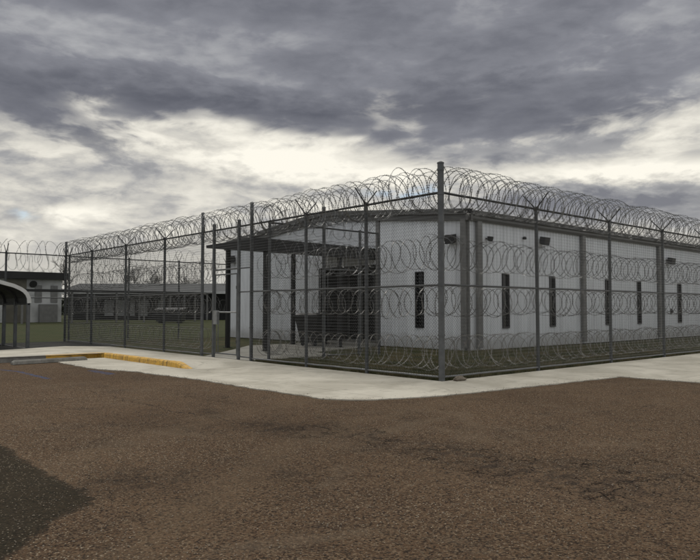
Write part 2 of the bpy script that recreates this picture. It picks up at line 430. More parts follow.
# car park surface, gently uneven
mb = MB(); nx, ny = 150, 120
X = np.linspace(-40, 30, nx); Y = np.linspace(-40, 16.5, ny)
xx, yy = np.meshgrid(X, Y, indexing='ij')
hz = .0+.006*np.sin(xx*.9+yy*.4)*np.sin(yy*.7-1)+.0
hz = np.where((xx > -4.5) | (yy > 9), 0, hz)-.004
vs = np.stack([xx, yy, hz], -1).reshape(-1, 3)
mb.add(vs, [(i*ny+j, (i+1)*ny+j, (i+1)*ny+j+1, i*ny+j+1) for i in range(nx-1) for j in range(ny-1)])
tag(mb.build('asphalt_ground', 'asphalt', smooth=True), kind='structure')
# concrete apron: low sheet in front of the kerb, widening round the fence corner
edge_pts = [(-3.98, 10.5), (-4.0, 9.15), (-4.02, 7.17), (-3.6, 5.9), (-3.5, 4.81), (-3.36, 3.35), (-3.4, 2.0), (-3.34, .41), (-3.36, -.4), (-3.13, -.84),
            (-2.6, -1.15), (-2.01, -1.37), (-1.3, -1.5), (-.48, -1.59), (1.02, -1.72), (3.39, -1.88), (3.44, -3.43), (3.5, -30)]
def ragline(pts, amp, step, seed):
    r = random.Random(seed); out = []
    for a, b in zip(pts[:-1], pts[1:]):
        L = math.dist(a, b); k = max(1, int(L/step))
        for j in range(k):
            t = j/k; out.append((a[0]+(b[0]-a[0])*t+r.uniform(-amp, amp), a[1]+(b[1]-a[1])*t+r.uniform(-amp, amp)))
    out.append(pts[-1]); return out
rl = ragline(edge_pts, .035, .16, 5)
# thickness: a thin slab edge 3 cm above the asphalt
poly = rl+[(60, -30), (60, -.06), (.12, -.06), (-.06, -.06), (-.06, 5.2), (-2.30, 5.2), (-2.30, 10.5)]
mb = MB(); mb.prism(poly, -.03, .012)
tag(mb.build('concrete_pavement', 'concrete'), kind='structure')
# raised footpath behind the yellow kerb, falling away to the fence and to the gate
def slab_h(x, y):
    hx = min(1, max(0, (-x+.0)/2.1)); hy = min(1, max(0, (y-5.62)/.5))
    return .014+.125*hx*hy
def heightgrid(xs, ys, fn, skirt=None):
    mb = MB(); n = len(ys)
    vs = [(x, y, fn(x, y)) for x in xs for y in ys]
    mb.add(vs, [(i*n+j, (i+1)*n+j, (i+1)*n+j+1, i*n+j+1) for i in range(len(xs)-1) for j in range(n-1)])
    return mb
xs = np.linspace(-2.30, -.06, 14); ys = np.linspace(5.2, 10.55, 50)
mb = heightgrid(xs, ys, slab_h)
xs2 = np.linspace(-14, -.06, 30)
# the part beyond the corner of the kerb, its far edge runs obliquely to the fence
def far_y(x): return 14.0+(x+4.27)*.475 if x > -4.27 else 14.0
n2 = 8; vs = []
for x in xs2:
    for j in range(n2):
        y = 10.55+(far_y(x)-10.55)*j/(n2-1); vs.append((x, y, slab_h(x, y)))
mb.add(vs, [(i*n2+j, (i+1)*n2+j, (i+1)*n2+j+1, i*n2+j+1) for i in range(len(xs2)-1) for j in range(n2-1)])
tag(mb.build('footpath', 'concrete', smooth=True), kind='structure')
# gravel bed behind it
gp = [(x, far_y(x)+.02, .10*min(1, max(0, -x/2.1))+.004) for x in (-14, -4.27, -2, 0, .6)]
mb = MB(); vs = gp+[(x, 20.9, .03) for x in (-14, -4.27, -2, 0, .6)]
mb.add(vs, [(i, i+1, i+6, i+5) for i in range(4)])
tag(mb.build('gravel_bed', 'gravel'), kind='structure')
# yellow kerb
def kerb_prof(x): return x
kb = empty('painted_kerb', 'worn yellow painted concrete kerb with black scuffs at the edge of the footpath', 'kerb', (-2.35, 11.2, 0))
mb = MB()
ysk = np.linspace(5.60, 10.55, 44)
rows = []
for y in ysk:
    top = slab_h(-2.3, y)+.006; jx = random.uniform(-.006, .006); jz = random.uniform(-.004, .004)
    rows.append([(-2.29, y, top+jz), (-2.42+jx, y, top+jz), (-2.445+jx, y, max(top-.03, .013)), (-2.455+jx, y, -.02)])
vs = [p for r_ in rows for p in r_]
mb.add(vs, [(i*4+k, (i+1)*4+k, (i+1)*4+k+1, i*4+k+1) for i in range(len(ysk)-1) for k in range(3)])
mb.add(rows[0]+[(-2.29, 5.60, -.02)], [(0, 1, 2, 3, 4)])
mb.build('straight_run', 'yellow', kb, org=(-2.35, 11.2, 0))
mb = MB(); prev = None
pts = [(-2.455, 10.55), (-2.55, 10.72), (-2.9, 10.66), (-3.4, 10.62), (-4.0, 10.60)]
def kerbline(mb, pts, w=.15, h=.145):
    rows = []
    for i, (x, y) in enumerate(pts):
        a = pts[max(0, i-1)]; b = pts[min(len(pts)-1, i+1)]; L = math.dist(a, b)
        nx_, ny_ = (b[1]-a[1])/L, -(b[0]-a[0])/L           # towards the back of the kerb
        rows.append([(x+nx_*w, y+ny_*w, h), (x+nx_*.03, y+ny_*.03, h), (x, y, h-.03), (x, y, -.02)])
    vs = [p for r_ in rows for p in r_]
    mb.add(vs, [(i*4+k, (i+1)*4+k, (i+1)*4+k+1, i*4+k+1) for i in range(len(pts)-1) for k in range(3)])
kerbline(mb, pts)
mb.build('curved_return', 'yellow', kb, org=(-2.35, 11.2, 0))
mb = MB(); kerbline(mb, [(-4.0, 10.60), (-6, 10.55), (-9, 10.5), (-14, 10.45)])
o = mb.build('unpainted_kerb', 'curbgrey', None); tag(o, 'grey unpainted concrete kerb running left from the yellow kerb', 'kerb')
# wheel stop
a = Vector((-5.1, 9.70)); b = Vector((-3.15, 9.98)); d = (b-a).normalized()
ws = MB(); L = (b-a).length
prof = [(-.085, 0), (.085, 0), (.07, .07), (.045, .10), (-.045, .10), (-.07, .07)]
rows = []
for t, s_ in ((0, .6), (.06, 1), (.5, 1), (L-.5, 1), (L-.06, 1), (L, .6)):
    rows.append([(t, py*1.0, pz*(s_ if pz > 0 else 1)) for py, pz in prof])
vs = [p for r_ in rows for p in r_]
ws.add(vs, [(i*6+k, (i+1)*6+k, (i+1)*6+(k+1) % 6, i*6+(k+1) % 6) for i in range(5) for k in range(6)]+[(5, 4, 3, 2, 1, 0), tuple(range(30, 36))])
o = ws.build('wheel_stop', 'stop'); o.location = (a.x, a.y, .006); o.rotation_euler.z = math.atan2(d.y, d.x)
tag(o, 'long grey concrete wheel stop lying in front of the yellow kerb', 'wheel stop')
# ground inside the fence
sheet('grass_bed', [(.02, .02), (60, .02), (60, 5.395), (7.705, 5.395), (7.705, 20.6), (.02, 20.6)], .003, 'grass')
sheet('entrance_walk', [(.03, 6.8), (3.2, 6.8), (3.6, 8.35), (7.69, 9.75), (7.69, 13.4), (4.2, 13.2), (2.3, 11.3), (.03, 9.2)], .011, 'walk')
# grass blades near the fence
def blades(n, region, hmin=.03, hmax=.09, seed=3):
    r = np.random.default_rng(seed); P = region(r, n); n = len(P)
    a = r.uniform(0, 2*math.pi, n); h = r.uniform(hmin, hmax, n); w = r.uniform(.004, .009, n); ln = r.uniform(-.04, .04, (n, 2))
    v = np.zeros((n, 3, 3)); v[:, 0] = P; v[:, 1] = P; v[:, 2] = P
    v[:, 0, 0] += np.cos(a)*w; v[:, 0, 1] += np.sin(a)*w; v[:, 1, 0] -= np.cos(a)*w; v[:, 1, 1] -= np.sin(a)*w
    v[:, 2, 0] += ln[:, 0]; v[:, 2, 1] += ln[:, 1]; v[:, 2, 2] += h
    return v.reshape(-1, 3)
def reg(r, n):
    x = r.uniform(.03, 14, n); y = r.uniform(.03, 12, n)
    ok = ~((x > 7.6) & (y > 5.3)) & ~((y > 6.7) & (y < 13.4) & (x < 4.2)) & ~((y > 8.8) & (x > 3.2))
    keep = ok & (r.uniform(0, 1, n) < np.clip(1.15-(x+y)/22, .15, 1))
    # clumpiness
    c = np.sin(x*2.1+np.sin(y*1.7)*2)*np.sin(y*2.6+np.sin(x*1.3)*2); keep &= r.uniform(-1.2, 1, n) < c+.5
    return np.stack([x, y, np.zeros_like(x)-.004], 1)[keep]
V = blades(170000, reg, .03, .12); mb = MB(); mb.v = [V]; mb.n = len(V); mb.f = [(i, i+1, i+2) for i in range(0, len(V), 3)]
o = mb.build('grass', 'blade'); tag(o, 'short patchy winter grass inside the fence', 'grass', kind='stuff')
def reg2(r, n):
    # rough fringe of weeds along the foot of the fence
    t = r.uniform(0, 1, n); side = r.uniform(0, 1, n) < .5
    x = np.where(side, t*20, np.abs(r.normal(0, .06, n))+.02); y = np.where(side, np.abs(r.normal(0, .06, n))+.02, t*6.4)
    c = np.sin(t*60)*np.sin(t*23+1); keep = r.uniform(-1, 1, n) < c
    return np.stack([x, y, np.zeros_like(x)], 1)[keep]
V = blades(9000, reg2, .03, .13, 9); mb = MB(); mb.v = [V]; mb.n = len(V); mb.f = [(i, i+1, i+2) for i in range(0, len(V), 3)]
o = mb.build('weeds', 'blade'); tag(o, 'thin dry weeds growing along the foot of the fence', 'weeds', kind='stuff')

# loose grit: on the lot, and gathered along the edge of the pavement
def grit(name, label, P, smin, smax, mat, seed):
    r = np.random.default_rng(seed); n = len(P); s_ = r.uniform(smin, smax, n)
    base = np.array([(1, 0, 0), (0, 1, 0), (-1, 0, 0), (0, -1, 0), (0, 0, .8), (0, 0, -.4)])
    a = r.uniform(0, 6.28, n); ca, sa = np.cos(a), np.sin(a)
    k = r.uniform(.55, 1.25, (n, 6, 1)); v = base[None]*k*s_[:, None, None]
    v2 = np.stack([v[..., 0]*ca[:, None]-v[..., 1]*sa[:, None], v[..., 0]*sa[:, None]+v[..., 1]*ca[:, None], v[..., 2]], -1)+P[:, None, :]
    mb = MB(); mb.v = [v2.reshape(-1, 3)]; mb.n = n*6
    F = np.array([(0, 1, 4), (1, 2, 4), (2, 3, 4), (3, 0, 4), (1, 0, 5), (2, 1, 5), (3, 2, 5), (0, 3, 5)])
    mb.f = [tuple(t) for t in (F[None]+6*np.arange(n)[:, None, None]).reshape(-1, 3).tolist()]
    tag(mb.build(name, mat), label, name.replace('_', ' '), kind='stuff')
M['grit_pale'] = simple('pale_loose_grit', (.30, .25, .19), .9, 0, .5, 40)
M['grit_dark'] = simple('dark_loose_grit', (.11, .085, .062), .9, 0, .5, 40)
rg = np.random.default_rng(21); n = 9000
dd_ = rg.uniform(0, 1, n)**.7*11+3; aa = R(48.33)+rg.uniform(-.55, .55, n)
Pg = np.stack([-10+dd_*np.cos(aa), -8.565+dd_*np.sin(aa), np.full(n, .001)], 1); Pg = Pg[(Pg[:, 0] < -3.6) | (Pg[:, 1] < -2.0)]; Pg = Pg[~((Pg[:, 0] > 3.2))]
grit('pale_grit', 'scattered pale grit on the brown asphalt', Pg, .0025, .0075, 'grit_pale', 1)
E_ = np.array(rl); k = rg.integers(0, len(E_)-20, 5200); t_ = rg.uniform(0, 1, (5200, 1)); Pe = E_[k]*(1-t_)+E_[k+1]*t_+rg.normal(0, .08, (5200, 2))*rg.uniform(.3, 2.2, (5200, 1))
Pe = np.concatenate([Pe, np.zeros((len(Pe), 1))+.012], 1)
grit('edge_grit', 'dark grit and dirt gathered along the edge of the concrete pavement', Pe[:3600], .003, .009, 'grit_dark', 2)
# broken lump of concrete at the corner post
def lump(name, c, s, seed, mat='rock'):
    r = random.Random(seed); mb = MB(); n, m_ = 10, 6; vs = []
    for i in range(m_+1):
        th = math.pi*i/m_
        for j in range(n):
            ph = 2*math.pi*j/n; k = 1+r.uniform(-.18, .18)
            vs.append((c[0]+s[0]*math.sin(th)*math.cos(ph)*k, c[1]+s[1]*math.sin(th)*math.sin(ph)*k, max(c[2]+s[2]*math.cos(th)*k, .0)))
    mb.add(vs, [(i*n+j, (i+1)*n+j, (i+1)*n+(j+1) % n, i*n+(j+1) % n) for i in range(m_) for j in range(n)])
    return mb.build(name, mat)
tag(lump('concrete_lump', (.30, -.20, .045), (.17, .08, .06), 2), 'small broken brown lump of concrete at the foot of the corner post', 'rubble')

# ================================================================== FENCES
HT = 3.70; ZM = 1.87; TALL = 4.25
P_R = .040
def post_mesh(h, r, arms, mat='galv'):
    mb = MB(); mb.tube([(0, 0, -.05), (0, 0, h*.5), (0, 0, h-.02), (0, 0, h)], r, 12)
    mb.tube([(0, 0, h), (0, 0, h+.02), (0, 0, h+.045)], [r*1.15, r*1.12, r*.35], 12)
    for z in ((.12, ZM, h-.12) if h < 4 else (.1, .9, ZM, 2.8, HT-.05, h-.12)):
        mb.tube([(0, 0, z-.02), (0, 0, z+.02)], r*1.13, 12)
    return mb.mesh('post', mat, True)
def arm_mesh():
    mb = MB()
    for sgn in (-1, 1):
        mb.tube([(0, 0, HT-.02), (0, sgn*.10, HT+.09), (0, sgn*.33, HT+.33)], [.017, .016, .013], 6)
    mb.box(-.035, .035, -.045, .045, HT-.05, HT+.03)
    return mb.mesh('wire_arm', 'galv_dark')
def mesh_panel(L, z0, z1, name='chain_link_mesh'):
    """woven diamond wire, 5 cm mesh"""
    pw = .0707; k = int(L/pw)+1; rows = int((z1-z0)/(pw/2))
    pw = L/k; hh = (z1-z0)/rows
    zz = z0+np.arange(rows+1)*hh
    V = []; F = []; n = 0; r = .0038
    off = np.array([(r, r), (-r, r), (-r, -r), (r, -r)])[[0, 1, 2]]*1.15
    off = np.array([(0, 1.3), (-1.1, -.7), (1.1, -.7)])*r
    for c in range(k):
        x = c*pw+np.where(np.arange(rows+1) % 2 == 0, 0, pw)+0.0
        y = np.where((np.arange(rows+1)) % 2 == 0, .003, -.003)
        P = np.stack([x, y, zz], 1)
        vs = P[:, None, :]+np.stack([off[:, 0], off[:, 1], off[:, 0]*0], 1)[None]
        V.append(vs.reshape(-1, 3))
        i = np.arange(rows)[:, None]*3+n; kk = np.arange(3)[None]
        q = np.stack([i+kk, i+(kk+1) % 3, i+3+(kk+1) % 3, i+3+kk], -1).reshape(-1, 4)
        F.append(q); n += 3*(rows+1)
    V = np.vstack(V); F = np.vstack(F)
    me = bpy.data.meshes.new(name); me.from_pydata(V.tolist(), [], F.tolist()); me.materials.append(M['wire']); return me
PANELS = {}
def panel(L, z0=.07, z1=HT):
    key = (round(L, 2), z0, z1)
    if key not in PANELS: PANELS[key] = mesh_panel(L, z0, z1)
    return PANELS[key]

def coil(s0, s1, zc, r, y=0.0, pitch=.27, hand=1, seed=0, seg=26, rt=.0058, sag=.0, barb=True, squash=1.0, bstep=.085, lean=0.0, open_=.5):
    """razor ribbon concertina along local x: turns of uneven size and lean, with paired barbs"""
    rr = np.random.default_rng(seed)
    nl = max(2, int((s1-s0)/pitch)); N = nl*seg
    t = np.arange(N+1)/seg                                # turns
    def jit(a, per=1.0, sm=True):
        k = np.arange(nl+3); vals = rr.normal(0, a, nl+3)
        return np.interp(t*per, k, vals)
    ph = 2*math.pi*t*hand+rr.uniform(0, 6)
    rad = r*(1+jit(.05)+.025*np.sin(ph*3+t))
    # concertina: neighbouring turns are clipped together so the wire leans forward and back
    lj = np.interp(t, np.arange(nl+3), rr.normal(0, .16, nl+3))*np.sin(ph+rr.uniform(0, 6))*r
    ax = s0+(s1-s0)*t/nl+lj+pitch*.5*open_*np.sin(ph*1.5+rr.uniform(0, 6))*.8+jit(.03)
    P = np.stack([ax+lean*np.sin(ph)*rad, y+rad*np.cos(ph)+jit(.015), zc+rad*squash*np.sin(ph)+jit(.018)-sag*np.sin(np.pi*((ax-s0) % 3.2)/3.2)], 1)
    mb = MB(); mb.tube(P, rt, 4)
    if barb:
        seglen = np.linalg.norm(np.diff(P, axis=0), axis=1); cum = np.concatenate([[0], np.cumsum(seglen)])
        q = np.arange(.03, cum[-1], bstep); B = np.stack([np.interp(q, cum, P[:, i]) for i in range(3)], 1)
        T = np.stack([np.interp(q+.01, cum, P[:, i]) for i in range(3)], 1)-B; T /= np.linalg.norm(T, axis=1)[:, None]+1e-9
        C = np.array([0, y, zc]); Rd = B-np.stack([B[:, 0], np.full(len(B), y), np.full(len(B), zc)], 1); Rd /= np.linalg.norm(Rd, axis=1)[:, None]+1e-9
        A = np.cross(T, Rd); A /= np.linalg.norm(A, axis=1)[:, None]+1e-9
        hw, hl = .030, .042
        # bow-tie barb clusters: four points off the ribbon
        alt = np.where(np.arange(len(B))[:, None] % 2 == 0, A, (A+Rd)/1.414)
        v = np.stack([B-T*.022, B-T*.004, B-T*hl+alt*hw, B-T*hl-alt*hw, B+T*.004, B+T*.022, B+T*hl+alt*hw, B+T*hl-alt*hw], 1)
        n0 = len(v); idx = np.arange(n0)[:, None]*8
        tri = np.concatenate([idx+np.array([[0, 1, 2]]), idx+np.array([[0, 3, 1]]), idx+np.array([[4, 5, 6]]), idx+np.array([[4, 7, 5]])])
        mb.add(v.reshape(-1, 3), tri.tolist())
    return mb

POST = {k: post_mesh(*k) for k in [(HT, .040, 0), (TALL, .062, 0), (TALL, .048, 0), (3.84, .050, 0), (2.9, .04, 0)]}
ARM = arm_mesh()
def fence(label, loc, rz, posts, group=None, tall=(), thick=(), tallr=.062, meshes=None, coils=(), mid=True, bottom=True, rail_to=None, arms=True, name='chain_link_fence'):
    root = empty(name, label, 'fence', loc, rz, group)
    s0, s1 = posts[0], posts[-1]
    for s in posts:
        if s in tall:
            inst(POST[(TALL, tallr, 0)], 'corner_post', root, (s, 0, 0))
        else:
            p = inst(POST[(HT, .040, 0)], 'post', root, (s, 0, 0), 0)
            p.rotation_euler = (random.uniform(-.004, .004), random.uniform(-.006, .006), 0)
            if arms: inst(ARM, 'wire_arm', p)
    r1 = rail_to if rail_to is not None else s1
    def rail(nm, z, r, mat, sag=.0, y=0):
        mb = MB(); xs = []
        for a, b in zip(posts[:-1], posts[1:]):
            if a < s0 or b > r1+.01: continue
            for k in range(6): xs.append((a+(b-a)*k/6, y+random.uniform(-.004, .004), z+random.uniform(-.004, .004)-sag*math.sin(math.pi*k/6)))
        xs.append((r1, y, z)); mb.tube(xs, r, 8); mb.build(nm, mat, root, True)
    rail('top_rail', HT-.02, .024, 'galv_dark')
    if mid: rail('middle_rail', ZM, .021, 'galv', y=-.0)
    if bottom: rail('bottom_rail', .085, .019, 'galv_light')
    for a, b in (meshes if meshes is not None else list(zip(posts[:-1], posts[1:]))):
        inst(panel(b-a), 'chain_link_mesh', root, (a, -.045 if rz == 0 else .045, 0))
    for c in coils:
        c = dict(c); nm = c.pop('name', 'razor_coil'); mat = c.pop('mat', 'razor')
        coil(**c).build(nm, mat, root)
    return root

# inner side of the right-hand fence (local +y), inner side of the left-hand one is local -y
posts_r = [0, 3.33, 6.70, 9.86, 13.1, 16.35, 19.6, 22.85, 26.1, 29.3, 32.5, 35.7, 38.9]
def std_coils(a, b, inside, seed, n_top=2, low=True, upper=(None, None), seg=26, bstep=.10):
    L = []
    L.append(dict(s0=a, s1=b, zc=3.80, r=.46, y=0, pitch=.25, hand=1, seed=seed, seg=seg, bstep=bstep, squash=.95))
    L.append(dict(s0=a+.05, s1=b-.05, zc=3.74, r=.39, y=.03*inside, pitch=.23, hand=-1, seed=seed+1, seg=seg, bstep=bstep))
    if low:
        ua, ub = upper if upper[0] is not None else (a, b)
        L.append(dict(s0=ua+.1, s1=ub-.1, zc=2.55, r=.34, y=.42*inside, pitch=.26, seed=seed+2, seg=seg, sag=.03, bstep=bstep))
        L.append(dict(mat='razor_mid', s0=a+.1, s1=b-.1, zc=1.58, r=.30, y=.36*inside, pitch=.24, seed=seed+3, seg=seg, hand=-1, sag=.03, bstep=bstep))
        L.append(dict(mat='razor_dull', s0=a+.1, s1=b-.1, zc=.50, r=.33, y=.38*inside, pitch=.27, seed=seed+4, seg=seg, bstep=bstep))
    return L
near = std_coils(.05, 16.3, 1, 10); far = std_coils(16.3, 38.9, 1, 20, seg=18, bstep=.14)
fence('tall razor wire fence running right from the corner post, beside the long wall', (0, 0, 0), 0, posts_r, tall=(0,), coils=near+far)
# left-hand fence, corner to gate
fl = fence('tall chain link fence with razor wire between the corner post and the pedestrian gate', (0, 0, 0), R(90), [.0001, 2.12, 4.25, 6.65], tall=(6.65,), tallr=.048,
           coils=std_coils(.08, 6.6, -1, 30))
for ob in list(fl.children):                                   # the shared corner post belongs to the right-hand fence
    if ob.name.startswith('post') and abs(ob.location.x) < .01:
        for c in list(ob.children): bpy.data.objects.remove(c)
        bpy.data.objects.remove(ob)
# a face-on end ring where the low coils begin
for z, r in ((1.62, .30), (.50, .32), (3.78, .40)):
    mb = MB()
    for k in range(3):
        mb.ring((6.28-k*.05, -.42+.05*k, z+.02*k), r*(1-.06*k), .0075, 26, 4, 'x')
    mb.build('razor_ring', 'razor', fl)
# gate bay
gate = empty('pedestrian_gate', 'narrow steel pedestrian gate with latch box in the left fence', 'gate', (0, 7.28, 0), R(90))
gw = 1.34
for s in (0, gw): inst(POST[(3.84, .050, 0)], 'post', gate, (s, 0, 0))
mb = MB(); mb.tube([(-.63, 0, HT-.02), (gw+.67, 0, HT-.02)], .024, 8); mb.build('top_rail', 'galv_dark', gate, True)
mb = MB(); mb.tube([(0, 0, 2.52), (gw, 0, 2.52)], .022, 8); mb.build('transom', 'galv', gate, True)
mb = MB()
mb.tube([(.09, 0, .12), (.09, 0, 2.38)], .019, 8); mb.tube([(gw-.10, 0, .12), (gw-.10, 0, 2.38)], .019, 8)
for z in (.14, 2.38): mb.tube([(.09, 0, z), (gw-.10, 0, z)], .019, 8)
lf = mb.build('gate_leaf', 'galv', gate, True)
mb = MB(); mb.tube([(.09, -.03, 1.31), (gw-.10, -.03, 1.31)], .020, 8); mb.build('latch_bar', 'galv_light', lf, True)
mb = MB(); mb.tube([(gw-.26, -.0, .14), (gw-.26, 0, 1.31)], .012, 8); mb.build('upright_bar', 'galv', lf, True)
mb = MB(); mb.box(gw-.24, gw-.04, -.05, .05, .96, 1.36, .01); mb.tube([(gw-.2, .05, 1.25), (gw-.3, .10, 1.25)], .012, 6)
mb.build('latch_box', 'galv_light', lf)
for z in (.5, 2.0):
    mb = MB(); mb.box(-.02, .11, -.03, .03, z-.04, z+.04, .01); mb.build('hinge', 'galv_dark', lf)
inst(panel(gw, 2.54, HT), 'transom_mesh', gate, (0, .03, 0))
for xa, xb, z in ((-.63, 0, ZM), (-.63, 0, .10), (-.63, 0, 2.52), (gw, gw+.67, .10), (gw, gw+.67, ZM)):
    mb = MB(); mb.tube([(xa, 0, z), (xb, 0, z)], .018, 8); mb.build('side_rail', 'galv', gate, True)
inst(panel(.63, 2.54, HT), 'side_mesh', gate, (-.63, .03, 0))
inst(panel(.67, 2.54, HT), 'side_mesh', gate, (gw, .03, 0))
for c in std_coils(-.6, 2.0, -1, 50, low=False): coil(**c).build('razor_coil', 'razor', gate)
# beyond the gate
fence('tall chain link fence with razor wire beyond the gate, behind the yellow kerb', (0, 9.29, 0), R(90), [0, 2.46, 5.51, 8.71, 11.71], tall=(0, 11.71), tallr=.048,
      coils=std_coils(.1, 11.6, -1, 60, seg=20, bstep=.12))
# rear fence: two stretches either side of the far corner
bpx = [-18.4, -15.6, -12.8, -10.0, -7.2, -4.7, -2.36]
def back_coils(a, b, seed): return [dict(s0=a, s1=b, zc=3.82, r=.44, y=0, pitch=.36, seed=seed, seg=18, bstep=.14), dict(s0=a, s1=b, zc=3.35, r=.34, y=.1, pitch=.32, hand=-1, seed=seed+1, seg=18, bstep=.14)]
fence('rear razor wire fence left of the far corner post, behind the carport', (0, 21.0, 0), 0, bpx+[-.0], mid=True, bottom=False,
      meshes=list(zip(([*bpx, 0])[:-1], ([*bpx, 0])[1:])), coils=back_coils(-18, -.1, 80))
fence('rear chain link fence with razor wire behind the compound, right of the far corner post', (0, 21.25, 0), 0, [.25, 2.9, 5.44, 8.1, 10.7], mid=False, bottom=False,
      coils=back_coils(.2, 10.6, 90)+[dict(s0=.2, s1=10.6, zc=3.0, r=.40, y=-.3, pitch=.24, seed=95, seg=18, bstep=.14), dict(s0=.2, s1=10.6, zc=1.55, r=.33, y=-.3, pitch=.30, seed=97, seg=18, bstep=.14)])
# inner fence with its gate, crossing from the perimeter towards the entrance
fi = fence('inner chain link fence with a gate, standing between the left fence and the entrance', (0, 6.0, 0), 0, [.12, 1.98, 3.35, 4.13], tall=(1.98,), tallr=.048, meshes=[(.12, 1.98), (3.35, 4.13)], arms=False,
      coils=[dict(s0=.3, s1=4.1, zc=2.95, r=.33, y=-.1, pitch=.25, seed=101), dict(s0=.3, s1=4.1, zc=3.72, r=.33, y=0, pitch=.33, seed=103)], name='inner_fence', mid=False, bottom=False)
mb = MB(); mb.tube([(1.98, 0, 2.52), (3.35, 0, 2.52)], .022, 8); mb.build('transom', 'galv', fi, True)
mb = MB(); mb.tube([(2.12, 0, .1), (2.12, 0, 2.42), (3.28, 0, 2.42), (3.28, 0, .1), (2.12, 0, .1)], .019, 8); mb.build('gate_leaf', 'galv', fi)
inst(panel(1.16, .12, 2.4), 'gate_mesh', fi, (2.12, 0, 0)); inst(panel(1.37, 2.54, HT), 'transom_mesh', fi, (1.98, 0, 0))

# ================================================================== MAIN BUILDING
BX, BY, BYE, BXE = 7.71, 5.40, 20.5, 46.0
ZE, ZA = 4.38, 5.12            # wall top at the eaves and at the apex; trim sits above
bl = empty('metal_building', 'long white corrugated metal building with slit windows and a low gable', 'building', (BX, BY, 0))
ORG = (BX, BY, 0)
YA = (BY+BYE)/2
def ribbed(mb, a, b, zt0, zt1=None, out=(0, -1), pitch=.20, z0=.02, holes=()):
    """corrugated sheet from a to b (2D); zt may be a function of the distance along"""
    a = np.array(a, float); b = np.array(b, float); L = np.linalg.norm(b-a); d = (b-a)/L; o = np.array(out, float)
    s = 0; P = []
    while s < L-1e-6:
        for ds, h in ((0, 0), (pitch*.60, 0), (pitch*.70, .022), (pitch*.88, .022), (pitch*.98, 0)):
            if s+ds < L: P.append((s+ds, h))
        s += pitch
    P.append((L, 0))
    top = zt0 if callable(zt0) else (lambda s: zt0)
    # split vertically at the holes
    for (s0, h0), (s1, h1) in zip(P[:-1], P[1:]):
        mid = (s0+s1)/2; segs = [(z0, None)]
        for (ha, hb, hz0, hz1) in holes:
            if ha < mid < hb: segs = [(z0, hz0), (hz1, None)]
        for za, zb in segs:
            p0 = a+d*s0+o*h0; p1 = a+d*s1+o*h1
            t0 = zb if zb is not None else top(s0); t1 = zb if zb is not None else top(s1)
            mb.add([(p0[0], p0[1], za), (p1[0], p1[1], za), (p1[0], p1[1], t1), (p0[0], p0[1], t0)], [(0, 1, 2, 3)])
wins_x = [9.72, 12.70, 17.00, 19.85, 24.20, 27.1, 31.4, 34.3, 38.6]
hol = [(x-BX-.19, x-BX+.19, .74, 2.64) for x in wins_x]
mb = MB(); ribbed(mb, (BX, BY), (BXE, BY), ZE, out=(0, -1), holes=hol)
mb.build('long_wall', 'panel', bl, org=ORG)
gt = lambda s: ZE+(ZA-ZE)*(1-abs(s-(YA-BY))/(YA-BY))
WY = 7.61-BY
mb = MB()
ribbed(mb, (BX, BY), (BX, 9.72), gt, out=(-1, 0), holes=[(WY-.17, WY+.17, .74, 2.72)])
mb2 = lambda s: gt(s+9.72-BY)
ribbed(mb, (BX, 9.72), (BX, 13.2), mb2, out=(-1, 0), z0=3.1)
mb3 = lambda s: gt(s+13.2-BY)
ribbed(mb, (BX, 13.2), (BX, BYE), mb3, out=(-1, 0))
mb.build('gable_wall', 'panel', bl, org=ORG)
mb = MB(); mb.box(BX+.1, BXE, BYE-.05, BYE, 0, ZE); mb.box(BXE-.05, BXE, BY+.05, BYE-.06, 0, ZE); mb.build('rear_wall', 'panel', bl, org=ORG)
# roof: two slopes with overhang
mb = MB()
for y0, y1, z0, z1 in ((BY-.16, YA, ZE+.20, ZA+.29), (YA, BYE+.16, ZA+.29, ZE+.20)):
    x0, x1 = BX-.16, BXE+.1
    mb.add([(x0, y0, z0), (x1, y0, z0), (x1, y1, z1), (x0, y1, z1), (x0, y0, z0-.05), (x1, y0, z0-.05), (x1, y1, z1-.05), (x0, y1, z1-.05)],
           [(0, 1, 2, 3), (7, 6, 5, 4), (0, 4, 5, 1), (0, 3, 7, 4), (1, 5, 6, 2), (3, 2, 6, 7)])
mb.build('roof', 'roofmetal', bl, org=ORG)
# eave gutter along the long side, rake trim on the gable
mb = MB()
gp_ = [(-.20, ZE+.30), (-.03, ZE+.30), (-.03, ZE-.04), (-.11, ZE-.04), (-.15, ZE+.02), (-.15, ZE+.10), (-.20, ZE+.14)]
mb.sweep([(0, y, z) for y, z in gp_], ((BX-.20, BY, 0), (BXE+.1, BY, 0)))
mb.build('gutter', 'fascia', bl, org=ORG)
mb = MB()
for (y0, z0, y1, z1) in ((BY-.20, ZE, YA, ZA), (YA, ZA, BYE+.2, ZE)):
    for (dx0, dx1, za, zb) in ((-.20, -.03, .14, .33), (-.12, -.03, -.06, .14)):
        vs = [(BX+dx0, y0, z0+za), (BX+dx1, y0, z0+za), (BX+dx1, y0, z0+zb), (BX+dx0, y0, z0+zb), (BX+dx0, y1, z1+za), (BX+dx1, y1, z1+za), (BX+dx1, y1, z1+zb), (BX+dx0, y1, z1+zb)]
        mb.add(vs, [(0, 1, 2, 3), (7, 6, 5, 4), (0, 4, 5, 1), (1, 5, 6, 2), (2, 6, 7, 3), (3, 7, 4, 0)])
mb.build('rake_trim', 'fascia', bl, org=ORG)
